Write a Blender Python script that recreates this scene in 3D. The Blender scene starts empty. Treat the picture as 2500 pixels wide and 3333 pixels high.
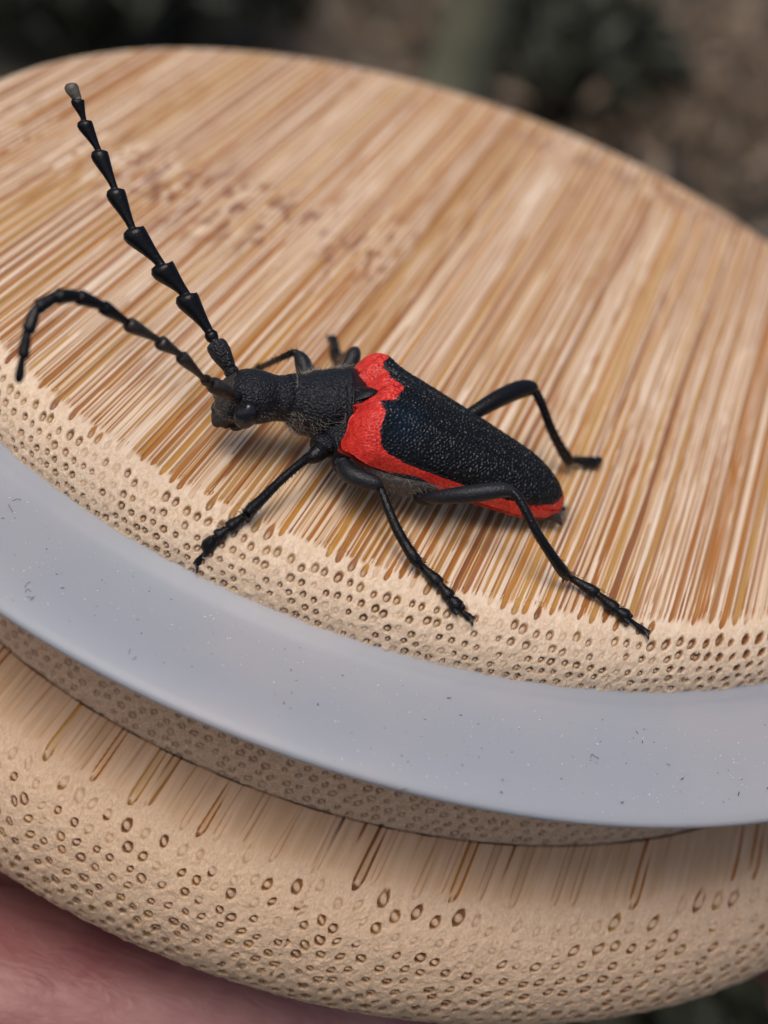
import bpy, bmesh, math, random
import numpy as np
from mathutils import Matrix, Vector, noise as mnoise
random.seed(7); rng = np.random.default_rng(7)
C = bpy.context.scene.collection
sc = bpy.context.scene
sc.unit_settings.scale_length = 0.01          # one unit = one centimetre
R_ = math.radians

# ------------------------------------------------------------------ camera
CAMR = np.array([[0.9401523129161311, 0.19221213570458984, 0.28136830561797355],
                 [-0.3407544988968583, 0.5303192900995782, 0.7763039495132241],
                 [0.0, -0.8257214696470958, 0.5640780571550716]])
CAMC = np.array([0.06876168492895413, -6.63261874730648, 3.1522654463952486]) * (3.7 / 2.5)
F_PX, PS = 5111.299894482985, 2500 / 1659
cd = bpy.data.cameras.new('camera'); cam = bpy.data.objects.new('camera', cd); C.objects.link(cam)
cam.matrix_world = Matrix.Translation(Vector(CAMC)) @ Matrix(CAMR.T.tolist()).to_4x4()
cd.sensor_fit = 'VERTICAL'; cd.sensor_height = 36; cd.sensor_width = 27
cd.lens = F_PX / 3333 * 36
cd.clip_start = 0.1; cd.clip_end = 5000
cd.dof.use_dof = True; cd.dof.focus_distance = 8.05; cd.dof.aperture_fstop = 0.31
sc.camera = cam
sc.render.resolution_x, sc.render.resolution_y = 768, 1024

# ------------------------------------------------------------------ sky and sun (overcast daylight)
w = bpy.data.worlds.new('World'); sc.world = w; w.use_nodes = True
nt = w.node_tree; nt.nodes.clear()
sky = nt.nodes.new('ShaderNodeTexSky'); sky.sky_type = 'NISHITA'; sky.sun_disc = False
SUN_EL, SUN_AZ = 66, 215                        # azimuth measured from +y towards +x
sky.sun_elevation = R_(SUN_EL); sky.sun_rotation = R_(SUN_AZ)
sky.air_density = 1.0; sky.dust_density = 5.0; sky.ozone_density = 1.0
bg = nt.nodes.new('ShaderNodeBackground'); bg.inputs[1].default_value = 0.12
wo = nt.nodes.new('ShaderNodeOutputWorld')
nt.links.new(sky.outputs[0], bg.inputs[0]); nt.links.new(bg.outputs[0], wo.inputs[0])
sl = bpy.data.lights.new('sun', 'SUN'); sl.energy = 1.5; sl.angle = R_(36); sl.color = (1.0, 0.93, 0.84)
so = bpy.data.objects.new('sun', sl); C.objects.link(so)
az, el = R_(SUN_AZ), R_(SUN_EL)
dirv = Vector((math.sin(az) * math.cos(el), math.cos(az) * math.cos(el), math.sin(el)))
so.rotation_euler = dirv.to_track_quat('Z', 'Y').to_euler(); so.location = dirv * 50
sc.view_settings.view_transform = 'Standard'; sc.view_settings.look = 'None'
sc.view_settings.exposure = -0.14; sc.view_settings.gamma = 1.0
sc.cycles.max_bounces = 8

# ------------------------------------------------------------------ helpers
def at(px, py, z):
    """a pixel of the 1659-wide photograph as a point at height z"""
    d = CAMR.T @ np.array([(px * PS - 1250) / F_PX, -(py * PS - 1666.5) / F_PX, -1.0])
    return CAMC + d * ((z - CAMC[2]) / d[2])
def atd(px, py, depth):
    d = CAMR.T @ np.array([(px * PS - 1250) / F_PX, -(py * PS - 1666.5) / F_PX, -1.0])
    return CAMC + d * depth
def tag(o, label=None, cat=None, group=None, kind=None):
    for k, v in (('label', label), ('category', cat), ('group', group), ('kind', kind)):
        if v: o[k] = v
    return o
ROOTLOC = {}
def empty(name, loc, label=None, cat=None, group=None, kind=None, parent=None):
    o = bpy.data.objects.new(name, None); C.objects.link(o); o.empty_display_size = 0.2
    if parent is None:
        o.location = loc; ROOTLOC[o.name] = np.array(loc, float)
    else:
        o.parent = parent; ROOTLOC[o.name] = ROOTLOC[parent.name]
    return tag(o, label, cat, group, kind)
def mesh_np(name, V, F, mat, parent=None, attrs=None, smooth=True, label=None):
    """V (n,3) world coordinates, F list of faces or an (m,4)/(m,3) array"""
    V = np.asarray(V, float)
    off = np.zeros(3)
    if parent is not None: off = ROOTLOC[parent.name]
    V = V - off
    me = bpy.data.meshes.new(name)
    if isinstance(F, np.ndarray):
        k = F.shape[1]
        me.vertices.add(len(V)); me.vertices.foreach_set('co', V.astype(np.float32).ravel())
        me.loops.add(F.size); me.loops.foreach_set('vertex_index', F.astype(np.int32).ravel())
        me.polygons.add(len(F)); me.polygons.foreach_set('loop_start', np.arange(0, F.size, k, dtype=np.int32))
        me.update(calc_edges=True)
    else:
        me.from_pydata(V.tolist(), [], F)
    if attrs:
        for an, arr in attrs.items():
            if arr.ndim == 1:
                a = me.attributes.new(an, 'FLOAT', 'POINT'); a.data.foreach_set('value', arr.astype(np.float32))
            else:
                a = me.attributes.new(an, 'FLOAT_VECTOR', 'POINT'); a.data.foreach_set('vector', arr.astype(np.float32).ravel())
    if smooth: me.polygons.foreach_set('use_smooth', np.ones(len(me.polygons), bool))
    me.validate(); me.update()
    if mat: me.materials.append(mat)
    o = bpy.data.objects.new(name, me); C.objects.link(o)
    if parent is not None:
        o.parent = parent; ROOTLOC[o.name] = off
    if label: o['label'] = label
    return o
def grid_faces(nu, nv, wrap_u=False, wrap_v=False, base=0):
    """faces of a (nu, nv) vertex grid, index = i*nv + j"""
    i = np.arange(nu if wrap_u else nu - 1); j = np.arange(nv if wrap_v else nv - 1)
    I, J = np.meshgrid(i, j, indexing='ij'); I = I.ravel(); J = J.ravel()
    I2 = (I + 1) % nu; J2 = (J + 1) % nv
    return np.stack([I * nv + J, I2 * nv + J, I2 * nv + J2, I * nv + J2], 1) + base

# smooth value noise in numpy (2-D / 3-D)
_tab = np.random.default_rng(3).random((64, 64, 16)).astype(np.float64)
def vnoise(x, y, z=0.0):
    x, y, z = np.broadcast_arrays(np.asarray(x, float), np.asarray(y, float), np.asarray(z, float))
    xi, yi, zi = np.floor(x).astype(int), np.floor(y).astype(int), np.floor(z).astype(int)
    fx, fy, fz = x - xi, y - yi, z - zi
    fx, fy, fz = [t * t * (3 - 2 * t) for t in (fx, fy, fz)]
    r = 0
    for a in (0, 1):
        for b in (0, 1):
            for c in (0, 1):
                wgt = (fx if a else 1 - fx) * (fy if b else 1 - fy) * (fz if c else 1 - fz)
                r = r + wgt * _tab[(xi + a) % 64, (yi + b) % 64, (zi + c) % 16]
    return r * 2 - 1
def ss(a, b, x):
    t = np.clip((x - a) / (b - a), 0, 1); return t * t * (3 - 2 * t)

# ------------------------------------------------------------------ node helper
class N:
    def __init__(s, name):
        s.m = bpy.data.materials.new(name); s.m.use_nodes = True; s.t = s.m.node_tree; s.t.nodes.clear()
        s.out = s.t.nodes.new('ShaderNodeOutputMaterial')
        s.b = s.t.nodes.new('ShaderNodeBsdfPrincipled'); s.t.links.new(s.b.outputs[0], s.out.inputs[0])
    def n(s, ty, **kw):
        x = s.t.nodes.new(ty)
        for k, v in kw.items(): setattr(x, k, v)
        return x
    def l(s, a, b): s.t.links.new(a, b)
    def set(s, **kw):
        for k, v in kw.items():
            s.b.inputs[k.replace('_', ' ')].default_value = v
    def attr(s, name):
        a = s.n('ShaderNodeAttribute'); a.attribute_name = name; return a
    def math(s, op, a, b=None, clamp=False):
        x = s.n('ShaderNodeMath', operation=op); x.use_clamp = clamp
        for i, v in enumerate((a, b)):
            if v is None: continue
            if isinstance(v, (int, float)): x.inputs[i].default_value = v
            else: s.l(v, x.inputs[i])
        return x.outputs[0]
    def mix(s, f, a, b, mode='MIX'):
        x = s.n('ShaderNodeMix', data_type='RGBA', blend_type=mode)
        for idx, v in ((0, f), (6, a), (7, b)):
            if isinstance(v, (int, float)): x.inputs[idx].default_value = v
            elif isinstance(v, tuple): x.inputs[idx].default_value = (*v, 1)
            else: s.l(v, x.inputs[idx])
        return x.outputs[2]
    def noise(s, vec, scale, detail=3, rough=.55, dist=0):
        x = s.n('ShaderNodeTexNoise'); x.inputs['Scale'].default_value = scale
        x.inputs['Detail'].default_value = detail; x.inputs['Roughness'].default_value = rough
        x.inputs['Distortion'].default_value = dist
        if vec is not None: s.l(vec, x.inputs['Vector'])
        return x
    def mapv(s, vec, scale):
        x = s.n('ShaderNodeVectorMath', operation='MULTIPLY'); s.l(vec, x.inputs[0]); x.inputs[1].default_value = scale
        return x.outputs[0]
    def ramp(s, f, stops, interp='LINEAR'):
        x = s.n('ShaderNodeValToRGB'); r = x.color_ramp; r.interpolation = interp
        while len(r.elements) < len(stops): r.elements.new(0.5)
        for e, (p, c) in zip(r.elements, stops):
            e.position = p; e.color = (*c, 1) if isinstance(c, tuple) else (c, c, c, 1)
        s.l(f, x.inputs[0]); return x.outputs[0]
    def bump(s, h, strength, dist, prev=None):
        x = s.n('ShaderNodeBump'); x.inputs['Strength'].default_value = strength; x.inputs['Distance'].default_value = dist
        s.l(h, x.inputs['Height'])
        if prev is not None: s.l(prev, x.inputs['Normal'])
        return x.outputs[0]

# ------------------------------------------------------------------ materials
def mat_bamboo(name, pale, pale2, dark_mix=1.0, brush=.62, eg1=(.50, .38, .28), eg2=(.80, .66, .52)):
    k = N(name)
    fib = k.attr('fibre').outputs['Vector']          # (across, along, depth) of the fibres
    g = k.attr('groove').outputs['Fac']; t = k.attr('tone').outputs['Fac']
    eg = k.attr('endgrain').outputs['Fac']; bl = k.attr('blot').outputs['Fac']; sm = k.attr('seam').outputs['Fac']
    st = k.noise(k.mapv(fib, (26, .7, 26)), 1.0, 4, .6).outputs[0]
    st2 = k.noise(k.mapv(fib, (110, 1.6, 110)), 1.0, 3, .6).outputs[0]
    big = k.noise(k.mapv(fib, (1.1, .45, 1.1)), 1.0, 2).outputs[0]
    fuzz = k.noise(k.mapv(fib, (1, .35, 1)), 62, 5, .62, .8).outputs[0]
    base = k.mix(k.ramp(st, [(.38, 0.0), (.62, 1.0)]), pale, pale2)
    base = k.mix(k.ramp(big, [(.50, 0.0), (.74, .35)]), base, (.68, .46, .29))
    fine = k.math('MULTIPLY', k.ramp(st2, [(.50, 0.0), (.66, brush)]), k.math('SUBTRACT', 1.0, eg))
    base = k.mix(fine, base, (.44, .22, .09))
    egc = k.mix(k.ramp(fuzz, [(.35, 0.0), (.65, 1.0)]), eg1, eg2)
    base = k.mix(k.math('MULTIPLY', eg, .8), base, egc)
    cell = k.ramp(t, [(.0, (.34, .115, .020)), (.2, (.42, .155, .022)), (.38, (.21, .065, .025)), (.5, (.50, .22, .036)),
                      (.64, (.52, .29, .075)), (.78, (.40, .20, .06)), (.9, (.30, .12, .05)), (1.0, (.38, .15, .045))])
    cv = k.mix(k.ramp(st2, [(.35, 0.0), (.7, .22)]), cell, (.60, .36, .18))
    egd = k.mix(.70, cell, (.085, .042, .022))
    cv = k.mix(k.math('MULTIPLY', eg, .75), cv, egd)
    gg = k.math('MULTIPLY', k.math('POWER', g, .8), dark_mix, clamp=True)
    col = k.mix(gg, base, cv)
    col = k.mix(k.math('MULTIPLY', bl, .85, clamp=True), col, (.25, .095, .05))
    col = k.mix(sm, col, (.06, .035, .02))
    k.l(col, k.b.inputs['Base Color'])
    k.set(Roughness=.62); k.b.inputs['Specular IOR Level'].default_value = .28
    k.l(k.math('ADD', .50, k.math('MULTIPLY', eg, .3)), k.b.inputs['Roughness'])
    h = k.math('ADD', k.math('MULTIPLY', st2, .6), k.math('MULTIPLY', k.math('MULTIPLY', fuzz, eg), 2.8))
    k.l(k.bump(h, .55, .006), k.b.inputs['Normal'])
    k.b.inputs['Subsurface Weight'].default_value = .06
    k.b.inputs['Subsurface Radius'].default_value = (.05, .03, .015); k.b.inputs['Subsurface Scale'].default_value = 1.0
    return k.m
M = {}
M['plug'] = mat_bamboo('bamboo_pale', (.88, .715, .555), (.79, .59, .41), 1.30, brush=.42, eg1=(.60, .43, .29), eg2=(.84, .67, .50))
M['flange'] = mat_bamboo('bamboo_warm', (.74, .52, .355), (.62, .41, .25), 1.7, .10, (.55, .38, .25), (.74, .55, .39))
M['neck'] = mat_bamboo('bamboo_neck', (.70, .50, .35), (.62, .43, .29), 1.1, .2, (.50, .34, .22), (.76, .56, .40))

def mat_silicone():
    k = N('silicone')
    tc = k.n('ShaderNodeTexCoord').outputs['Object']
    a = k.noise(tc, .9, 3).outputs[0]; b = k.noise(tc, 60, 3, .7).outputs[0]
    col = k.mix(k.ramp(a, [(.4, 0.0), (.65, 1.0)]), (.335, .355, .395), (.375, .37, .395))
    k.l(col, k.b.inputs['Base Color'])
    k.set(Roughness=.38, IOR=1.41)
    k.b.inputs['Subsurface Weight'].default_value = .35
    k.b.inputs['Subsurface Radius'].default_value = (.25, .22, .22); k.b.inputs['Subsurface Scale'].default_value = .5
    k.l(k.math('ADD', .30, k.math('MULTIPLY', b, .25)), k.b.inputs['Roughness'])
    k.l(k.bump(b, .25, .004), k.b.inputs['Normal'])
    return k.m
M['silicone'] = mat_silicone()

def mat_cuticle(name, col, col2, scale, bstr, rough=.42, pits=False, dist=.006, spec=.5):
    k = N(name)
    tc = k.n('ShaderNodeTexCoord').outputs['Object']
    nz = k.noise(tc, scale, 3, .6, .6).outputs[0]
    c = k.mix(k.ramp(nz, [(.35, 0.0), (.7, 1.0)]), col, col2)
    k.l(c, k.b.inputs['Base Color'])
    v = k.n('ShaderNodeTexVoronoi', feature='F1'); v.inputs['Scale'].default_value = scale * .9
    dn = k.noise(tc, scale * .5, 2).outputs['Color']
    ad = k.n('ShaderNodeVectorMath', operation='MULTIPLY_ADD'); k.l(dn, ad.inputs[0]); ad.inputs[1].default_value = (.02, .02, .02); k.l(tc, ad.inputs[2])
    k.l(ad.outputs[0], v.inputs['Vector'])
    h = k.math('ADD', k.math('MULTIPLY', v.outputs['Distance'], 1.0 if pits else .5), k.math('MULTIPLY', nz, .7))
    k.l(k.bump(h, bstr, dist), k.b.inputs['Normal'])
    k.set(Roughness=rough); k.b.inputs['Specular IOR Level'].default_value = spec
    return k.m
M['body'] = mat_cuticle('black_cuticle', (.004, .0045, .007), (.009, .010, .015), 84, 1.0, .36, True, .0060, .30)
M['leg'] = mat_cuticle('leg_cuticle', (.003, .003, .004), (.007, .007, .009), 88, .8, .27, False, .004, .24)
M['legpale'] = mat_cuticle('downy_leg_cuticle', (.008, .009, .012), (.018, .019, .023), 88, .9, .36, False, .004, .30)
M['antenna'] = mat_cuticle('antenna_cuticle', (.003, .003, .004), (.005, .005, .007), 90, .5, .24, False, .004, .25)
M['scape'] = mat_cuticle('rough_scape_cuticle', (.004, .004, .006), (.012, .012, .016), 85, 1.0, .34, True, .006, .4)
M['antbrown'] = mat_cuticle('brown_antenna_cuticle', (.008, .007, .007), (.04, .026, .016), 35, .5, .35)
M['anttip'] = mat_cuticle('grey_antenna_tip', (.045, .042, .036), (.13, .11, .085), 30, .5, .5)
M['under'] = mat_cuticle('downy_underside', (.05, .045, .042), (.16, .145, .13), 90, .9, .75, True)
M['face'] = mat_cuticle('downy_face', (.012, .010, .009), (.050, .042, .034), 75, 1.0, .65, True)
k = N('eye_gloss'); k.set(Roughness=.13); k.b.inputs['Base Color'].default_value = (.010, .011, .015, 1)
_tc = k.n('ShaderNodeTexCoord').outputs['Object']; _v = k.n('ShaderNodeTexVoronoi'); _v.inputs['Scale'].default_value = 130
k.l(_tc, _v.inputs['Vector']); k.l(k.bump(_v.outputs['Distance'], .25, .002), k.b.inputs['Normal']); M['eye'] = k.m
k = N('grey_down'); k.b.inputs['Base Color'].default_value = (.30, .27, .235, 1); k.set(Roughness=.6); M['down'] = k.m
k = N('dark_bristle'); k.b.inputs['Base Color'].default_value = (.02, .018, .016, 1); k.set(Roughness=.5); M['bristle'] = k.m
k = N('claw_brown'); k.b.inputs['Base Color'].default_value = (.03, .010, .007, 1); k.set(Roughness=.35); M['claw'] = k.m
k = N('wood_fuzz'); k.b.inputs['Base Color'].default_value = (.66, .52, .38, 1); k.set(Roughness=.8); M['fuzz'] = k.m
k = N('dark_dust'); k.b.inputs['Base Color'].default_value = (.03, .03, .035, 1); k.set(Roughness=.8); M['dust_dark'] = k.m
k = N('pale_dust'); k.b.inputs['Base Color'].default_value = (.85, .84, .82, 1); k.set(Roughness=.6); M['dust_pale'] = k.m

def mat_elytra():
    k = N('elytron_red_black')
    tc = k.n('ShaderNodeTexCoord').outputs['Object']
    r = k.attr('red').outputs['Fac']; ru = k.attr('rusty').outputs['Fac']; bs = k.attr('blue').outputs['Fac']
    nz = k.noise(tc, 30, 4, .6).outputs[0]
    rr = k.math('ADD', r, k.math('MULTIPLY', k.math('SUBTRACT', nz, .5), .18))
    m = k.ramp(rr, [(.46, 0.0), (.56, 1.0)])
    redc = k.mix(k.ramp(nz, [(.35, 0.0), (.65, 1.0)]), (.58, .018, .014), (.82, .050, .030))
    redc = k.mix(k.math('MULTIPLY', k.attr('pit').outputs['Fac'], .45), redc, (.22, .006, .006))
    redc = k.mix(ru, redc, (.16, .018, .014))
    blk = k.mix(k.math('MULTIPLY', bs, 1.0, clamp=True), (.002, .0023, .0035), (.002, .010, .022))
    v = k.n('ShaderNodeTexVoronoi', feature='SMOOTH_F1'); v.inputs['Scale'].default_value = 76; v.inputs['Smoothness'].default_value = .25
    dn = k.noise(tc, 60, 2).outputs['Color']
    ad = k.n('ShaderNodeVectorMath', operation='MULTIPLY_ADD'); k.l(dn, ad.inputs[0]); ad.inputs[1].default_value = (.016, .016, .016); k.l(tc, ad.inputs[2])
    k.l(ad.outputs[0], v.inputs['Vector'])
    h = v.outputs['Distance']
    col = k.mix(m, blk, redc)
    k.l(col, k.b.inputs['Base Color'])
    bp = k.bump(h, .7, .005); k.l(bp, k.b.inputs['Normal'])
    k.l(k.math('ADD', .30, k.math('MULTIPLY', m, .04)), k.b.inputs['Roughness'])
    k.l(k.math('ADD', .34, k.math('MULTIPLY', m, .1)), k.b.inputs['Specular IOR Level'])
    return k.m
M['elytra'] = mat_elytra()

def mat_skin():
    k = N('skin')
    tc = k.n('ShaderNodeTexCoord').outputs['Object']
    a = k.noise(tc, 1.1, 4, .6, 1.2).outputs[0]; b = k.noise(k.mapv(tc, (1, 3, 3)), 3.5, 4, .6, 1.0).outputs[0]
    k.l(k.mix(k.ramp(a, [(.35, 0.0), (.65, 1.0)]), (.24, .085, .085), (.35, .17, .155)), k.b.inputs['Base Color'])
    k.set(Roughness=.5); k.b.inputs['Subsurface Weight'].default_value = .25
    k.b.inputs['Subsurface Radius'].default_value = (.5, .2, .12); k.b.inputs['Subsurface Scale'].default_value = .4
    k.l(k.bump(b, .25, .08), k.b.inputs['Normal']); return k.m
M['skin'] = mat_skin()
k = N('nail'); k.b.inputs['Base Color'].default_value = (.55, .3, .27, 1); k.set(Roughness=.3); M['nail'] = k.m

# ------------------------------------------------------------------ bamboo lid: fibres as a field of bundles
PHI = 1.45471863; K = 3.7
FD = np.array([math.cos(PHI), math.sin(PHI), 0]); UD = np.array([math.sin(PHI), -math.cos(PHI), 0])
def hash2(i, j, s):
    v = np.sin(i * 127.1 + j * 311.7 + s * 74.7) * 43758.5453
    return v - np.floor(v)
def field(P, Nrm, su, sw, rad, seams, wshift=0.0, wdens=None, node=None, pit=None, faint=.15, tilt=.012, egr=1.0, flatr=1.0, jit=.36, draw=None, wn=0.0, joint=None, ringy=False, lines=0.0, deepen=lambda z: 0 * z):
    """bundles of bamboo fibre run along FD; returns relief height and the colour attributes where the surface cuts them"""
    u = P @ UD; v = P @ FD; z = P[:, 2]
    eg = np.abs(Nrm @ FD)
    strip = np.zeros(len(u))
    for q in seams: strip += (u > q)
    so_ = np.floor(hash2(strip, 3.0, 1.0) * 40) * sw
    u2 = u + .012 * vnoise(u * 1.1, v * .5, strip) + .0025 * vnoise(u * 12, v * 1.1, 3)
    w = z + .5 * sw + wshift + so_ + tilt * v * (hash2(strip, 1., 5.) - .3) + .16 * sw * vnoise(u * 2.6, v * .30, strip + 2) + .14 * sw * vnoise(u * 15, v * .45, 5)
    if wn: w = w + wn * vnoise(u * 6.5, v * .5, strip + 6)
    blot = np.zeros(len(u))
    if node is not None:
        dw, bl = node(u, v, strip); w = w + dw; blot = bl
    if wdens is not None: w = wdens(w)
    gi = w / sw; row = np.floor(gi)
    best = np.full(len(u), 9.0); bw = np.zeros(len(u)); bt = np.zeros(len(u)); bf = np.zeros(len(u))
    for dj in (-1, 0, 1):
        j = row + dj
        offs = (j % 2) * .5 + strip * .37
        col0 = np.floor(u2 / su - offs)
        for di in (-1, 0, 1):
            i = col0 + di
            cu = (i + offs + .5 + (hash2(i, j, 1 + strip) - .5) * jit) * su
            cw = (j + .5 + (hash2(i, j, 2 + strip) - .5) * jit) * sw
            rr = rad * (.78 + .40 * hash2(i, j, 3 + strip)) * (flatr + (egr - flatr) * ss(.12, .45, eg))
            d = np.sqrt(((u2 - cu) / rr) ** 2 + ((w - cw) / (rr * .92)) ** 2)
            m = d < best; bw = np.where(m, (w - cw + .35 * (u2 - cu)) / rr, bw)
            best = np.where(m, d, best); bt = np.where(m, hash2(i, j, 4), bt); bf = np.where(m, hash2(i, j, 5), bf)
    e1 = ss(1.04, .86, best)                               # inside the bundle
    egs = ss(.12, .5, eg)
    ang = np.clip(np.abs(bw) / np.maximum(best, .2), 0, 1) ** 2       # 1 at the two poles of the bundle, where the vessels open
    if ringy:
        core = ss(.74, .50 - .12 * ang * egs, best)
        ring = e1 * (1 - core * (.92 - .35 * deepen(z))) * ((.34 + .66 * ang) * ss(.35, .9, egs) + (1 - ss(.25, .85, ang)) * (1 - ss(.2, .75, egs)))
        hole = ss(.40, .18, np.hypot(best * np.sqrt(np.clip(1 - ang, 0, 1)), (np.abs(bw) - .80) * 1.0)) * egs
        ring = np.maximum(ring, hole)
    else:
        core = ss(.66, .40, np.hypot(best, 0) + .24 * bw * egs) * (.04 + .96 * egs)
        ring = e1 * (1 - core * .80) * (1 - .30 * egs * ss(.2, -.9, bw))
    strength = np.where(bf < (faint if not callable(faint) else faint(z)), .22, .72 + .28 * bf) * (1 - .30 * ss(.2, .6, eg) * ss(-.15, .5, vnoise(u * 2.2, v * 2.2, z * 9)))
    groove = np.clip(ring * strength, 0, 1)
    if lines:                                              # finer vessels cut lengthwise between the large ones
        for q, (ls, lw) in enumerate(((.0235, .0048), (.0410, .0072))):
            c0 = np.floor(u2 / ls); l1 = np.zeros(len(u)); lt = np.zeros(len(u))
            for di in (-1, 0, 1):
                c = c0 + di; cu = (c + .5 + (hash2(c, strip, 11 + q) - .5) * .8) * ls
                hw = lw * (.35 + 1.1 * hash2(c, strip, 12 + q)) * ss(-.55, .1, vnoise(c * 3.1, v * .55, q * 3 + strip) + .2)
                a = ss(1.15, .75, np.abs(u2 - cu) / np.maximum(hw, 1e-5)) * (.45 + .55 * hash2(c, strip, 13 + q)) * (hw > .0012)
                m = a > l1; l1 = np.where(m, a, l1); lt = np.where(m, hash2(c, strip, 14 + q), lt)
            l1 = l1 * ss(.22, .05, eg) * lines
            m = l1 > groove; groove = np.where(m, l1, groove); bt = np.where(m, lt, bt)
    depth = (.008 + .022 * egs)
    rel = -depth * groove + .0020 * vnoise(u * 40, v * 1.1, 7) * (1 - eg) + (.0040 * vnoise(P[:, 0] * 26, P[:, 2] * 26 + P[:, 1] * 9, 2) + .0025 * vnoise(P[:, 0] * 70, P[:, 2] * 70 + P[:, 1] * 30, 4)) * ss(.1, .6, eg)
    if pit is not None:
        pm = pit(u, v, z) * ss(.1, .4, eg); rel -= .022 * pm * e1; groove = np.clip(groove + pm * e1 * .6, 0, 1); blot = np.maximum(blot, pm * e1 * .9)
    seam = np.zeros(len(u))
    for q in (seams if draw is None else draw):
        sm = ss(.013, .005, np.abs(u - q + .004 * vnoise(v * 6, z * 9))) * ss(-.2, .35, vnoise(v * 1.7 + q * 9, z * 2.3))
        seam = np.maximum(seam, sm); rel -= .01 * sm
    if joint is not None:
        rad_ = np.hypot(P[:, 0], P[:, 1]); jm = ss(.018, .005, np.abs(rad_ - joint)) * (.55 + .45 * ss(-.3, .3, vnoise(u * 9, v * 9))) * (z > -1.6)
        seam = np.maximum(seam, jm); rel -= .012 * jm
    return rel, dict(fibre=np.stack([u, v, w], 1), groove=groove, tone=bt, endgrain=ss(.06, .45, eg), blot=blot, seam=seam * .8)

def lathe_wood(name, prof, thetas, mat, parent, **kw):
    prof = np.array(prof); n = len(prof)
    t = np.gradient(prof, axis=0); nr = np.stack([-t[:, 1], t[:, 0]], 1); nr /= np.linalg.norm(nr, axis=1)[:, None] + 1e-12
    nr = -nr if nr[0, 1] < 0 and abs(nr[0, 1]) > .5 else nr
    TH, J = np.meshgrid(thetas, np.arange(n), indexing='ij'); TH = TH.ravel(); J = J.ravel()
    c, s = np.cos(TH), np.sin(TH)
    P = np.stack([prof[J, 0] * c, prof[J, 0] * s, prof[J, 1]], 1); Nn = np.stack([nr[J, 0] * c, nr[J, 0] * s, nr[J, 1]], 1)
    rel, at_ = field(P, Nn, **kw)
    V = P + Nn * rel[:, None]
    F = grid_faces(len(thetas), n, wrap_u=True)
    return mesh_np(name, V, F[:, ::-1].copy(), mat, parent, at_)
def thetas(nf, nb, a0=-2.85, a1=-.05):
    f = np.linspace(a0, a1, nf, endpoint=False); b = np.linspace(a1, a0 + 2 * math.pi, nb, endpoint=False)
    return np.concatenate([f, b])
def orient(prof):          # profile goes outward from the axis then down: outward normal = (−dz, dr)
    return prof

lid = empty('jar_lid', (0, 0, -3.0), 'upturned round bamboo jar lid with a grey silicone seal, the beetle standing on it', 'jar lid')

def plug_node(u, v, strip):
    # growth node of the left strips: a band across the fibres, blotched red-brown; a second one near the far rim of the right strips
    left = ss(-.30, -.42, u)
    vc = -.30 + .14 * u + .12 * ss(-1.2, -.4, u)
    band = np.exp(-((v - vc - .22) / .36) ** 2) * left
    n1 = vnoise(u * 5.5, v * 2.6, 1); n2 = vnoise(u * 11, v * 5.2, 4)
    dw = band * (.07 * n1 + .035 * n2)
    sp_ = np.exp(-((v - vc - .10) / .60) ** 2) * left * ss(-2.9, -2.0, u) + .35 * band
    n3 = vnoise(u * 21, v * 6.0, 6); n4 = vnoise(u * 34, v * 13, 2)
    bl = np.clip(sp_, 0, 1) * ss(.05, .60, .50 * n3 + .35 * n4 + .30 * vnoise(u * 4.5, v * 2.0, 9) + .05)
    right = ss(-.36, -.30, u)
    b2 = np.exp(-((v - 3.0 + .05 * u) / .16) ** 2) * right
    dw = dw + b2 * .05 * n1
    return dw, np.clip(bl + b2 * .65 * ss(-.5, .5, n1 + n2 * .5), 0, 1)
def plug_pit(u, v, z):
    return np.exp(-((u - 2.55) / .28) ** 2 - ((v + 2.70) / .5) ** 2)
RHO = .0764 * K
plug_kw = dict(su=.064, sw=.057, rad=.0215, egr=.84, flatr=.66, lines=1.0, tilt=.002, seams=[-.38, 2.24], draw=[], node=plug_node, pit=plug_pit, faint=.22)
RF = K - RHO
# the flat top: columns across the fibres
nu_, nv_ = 1250, 230
uu = np.sin(np.linspace(-1, 1, nu_) * math.pi / 2 * .97); uu = (.45 * uu / uu.max() + .55 * np.linspace(-1, 1, nu_)); uu = np.clip(uu, -.99999, .99999) * RF
tt = np.linspace(-1, 1, nv_)
U, T = np.meshgrid(uu, tt, indexing='ij'); U = U.ravel(); T = T.ravel(); Vv = T * np.sqrt(np.clip(RF ** 2 - U ** 2, 0, None))
P = U[:, None] * UD + Vv[:, None] * FD
Nn = np.tile([0, 0, 1.], (len(P), 1)); rel, at_ = field(P, Nn, **plug_kw)
rel *= 1.0
P = P + Nn * rel[:, None]
mesh_np('plug_face', P, grid_faces(nu_, nv_), M['plug'], lid, at_)
# rounded edge of the plug
prof = []
for a in np.linspace(0, 1, 60):
    th = a * math.pi / 2
    prof.append((RF + RHO * math.sin(th) ** 1.0, -RHO * (1 - math.cos(th))))
prof += [(K, -RHO - .012 * i) for i in range(1, 8)]
plug_edge = lathe_wood('plug_rounded_edge', prof, thetas(2300, 600), M['plug'], lid, **plug_kw)
# neck below the seal
prof = [(3.745, z) for z in np.linspace(-.36, -1.465, 110)] 
lathe_wood('neck', prof, thetas(1500, 200, -2.7, -.3), M['neck'], lid, su=.082, sw=.070, rad=.023, ringy=True, seams=[.89], draw=[], wshift=3.1, faint=.1)
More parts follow.
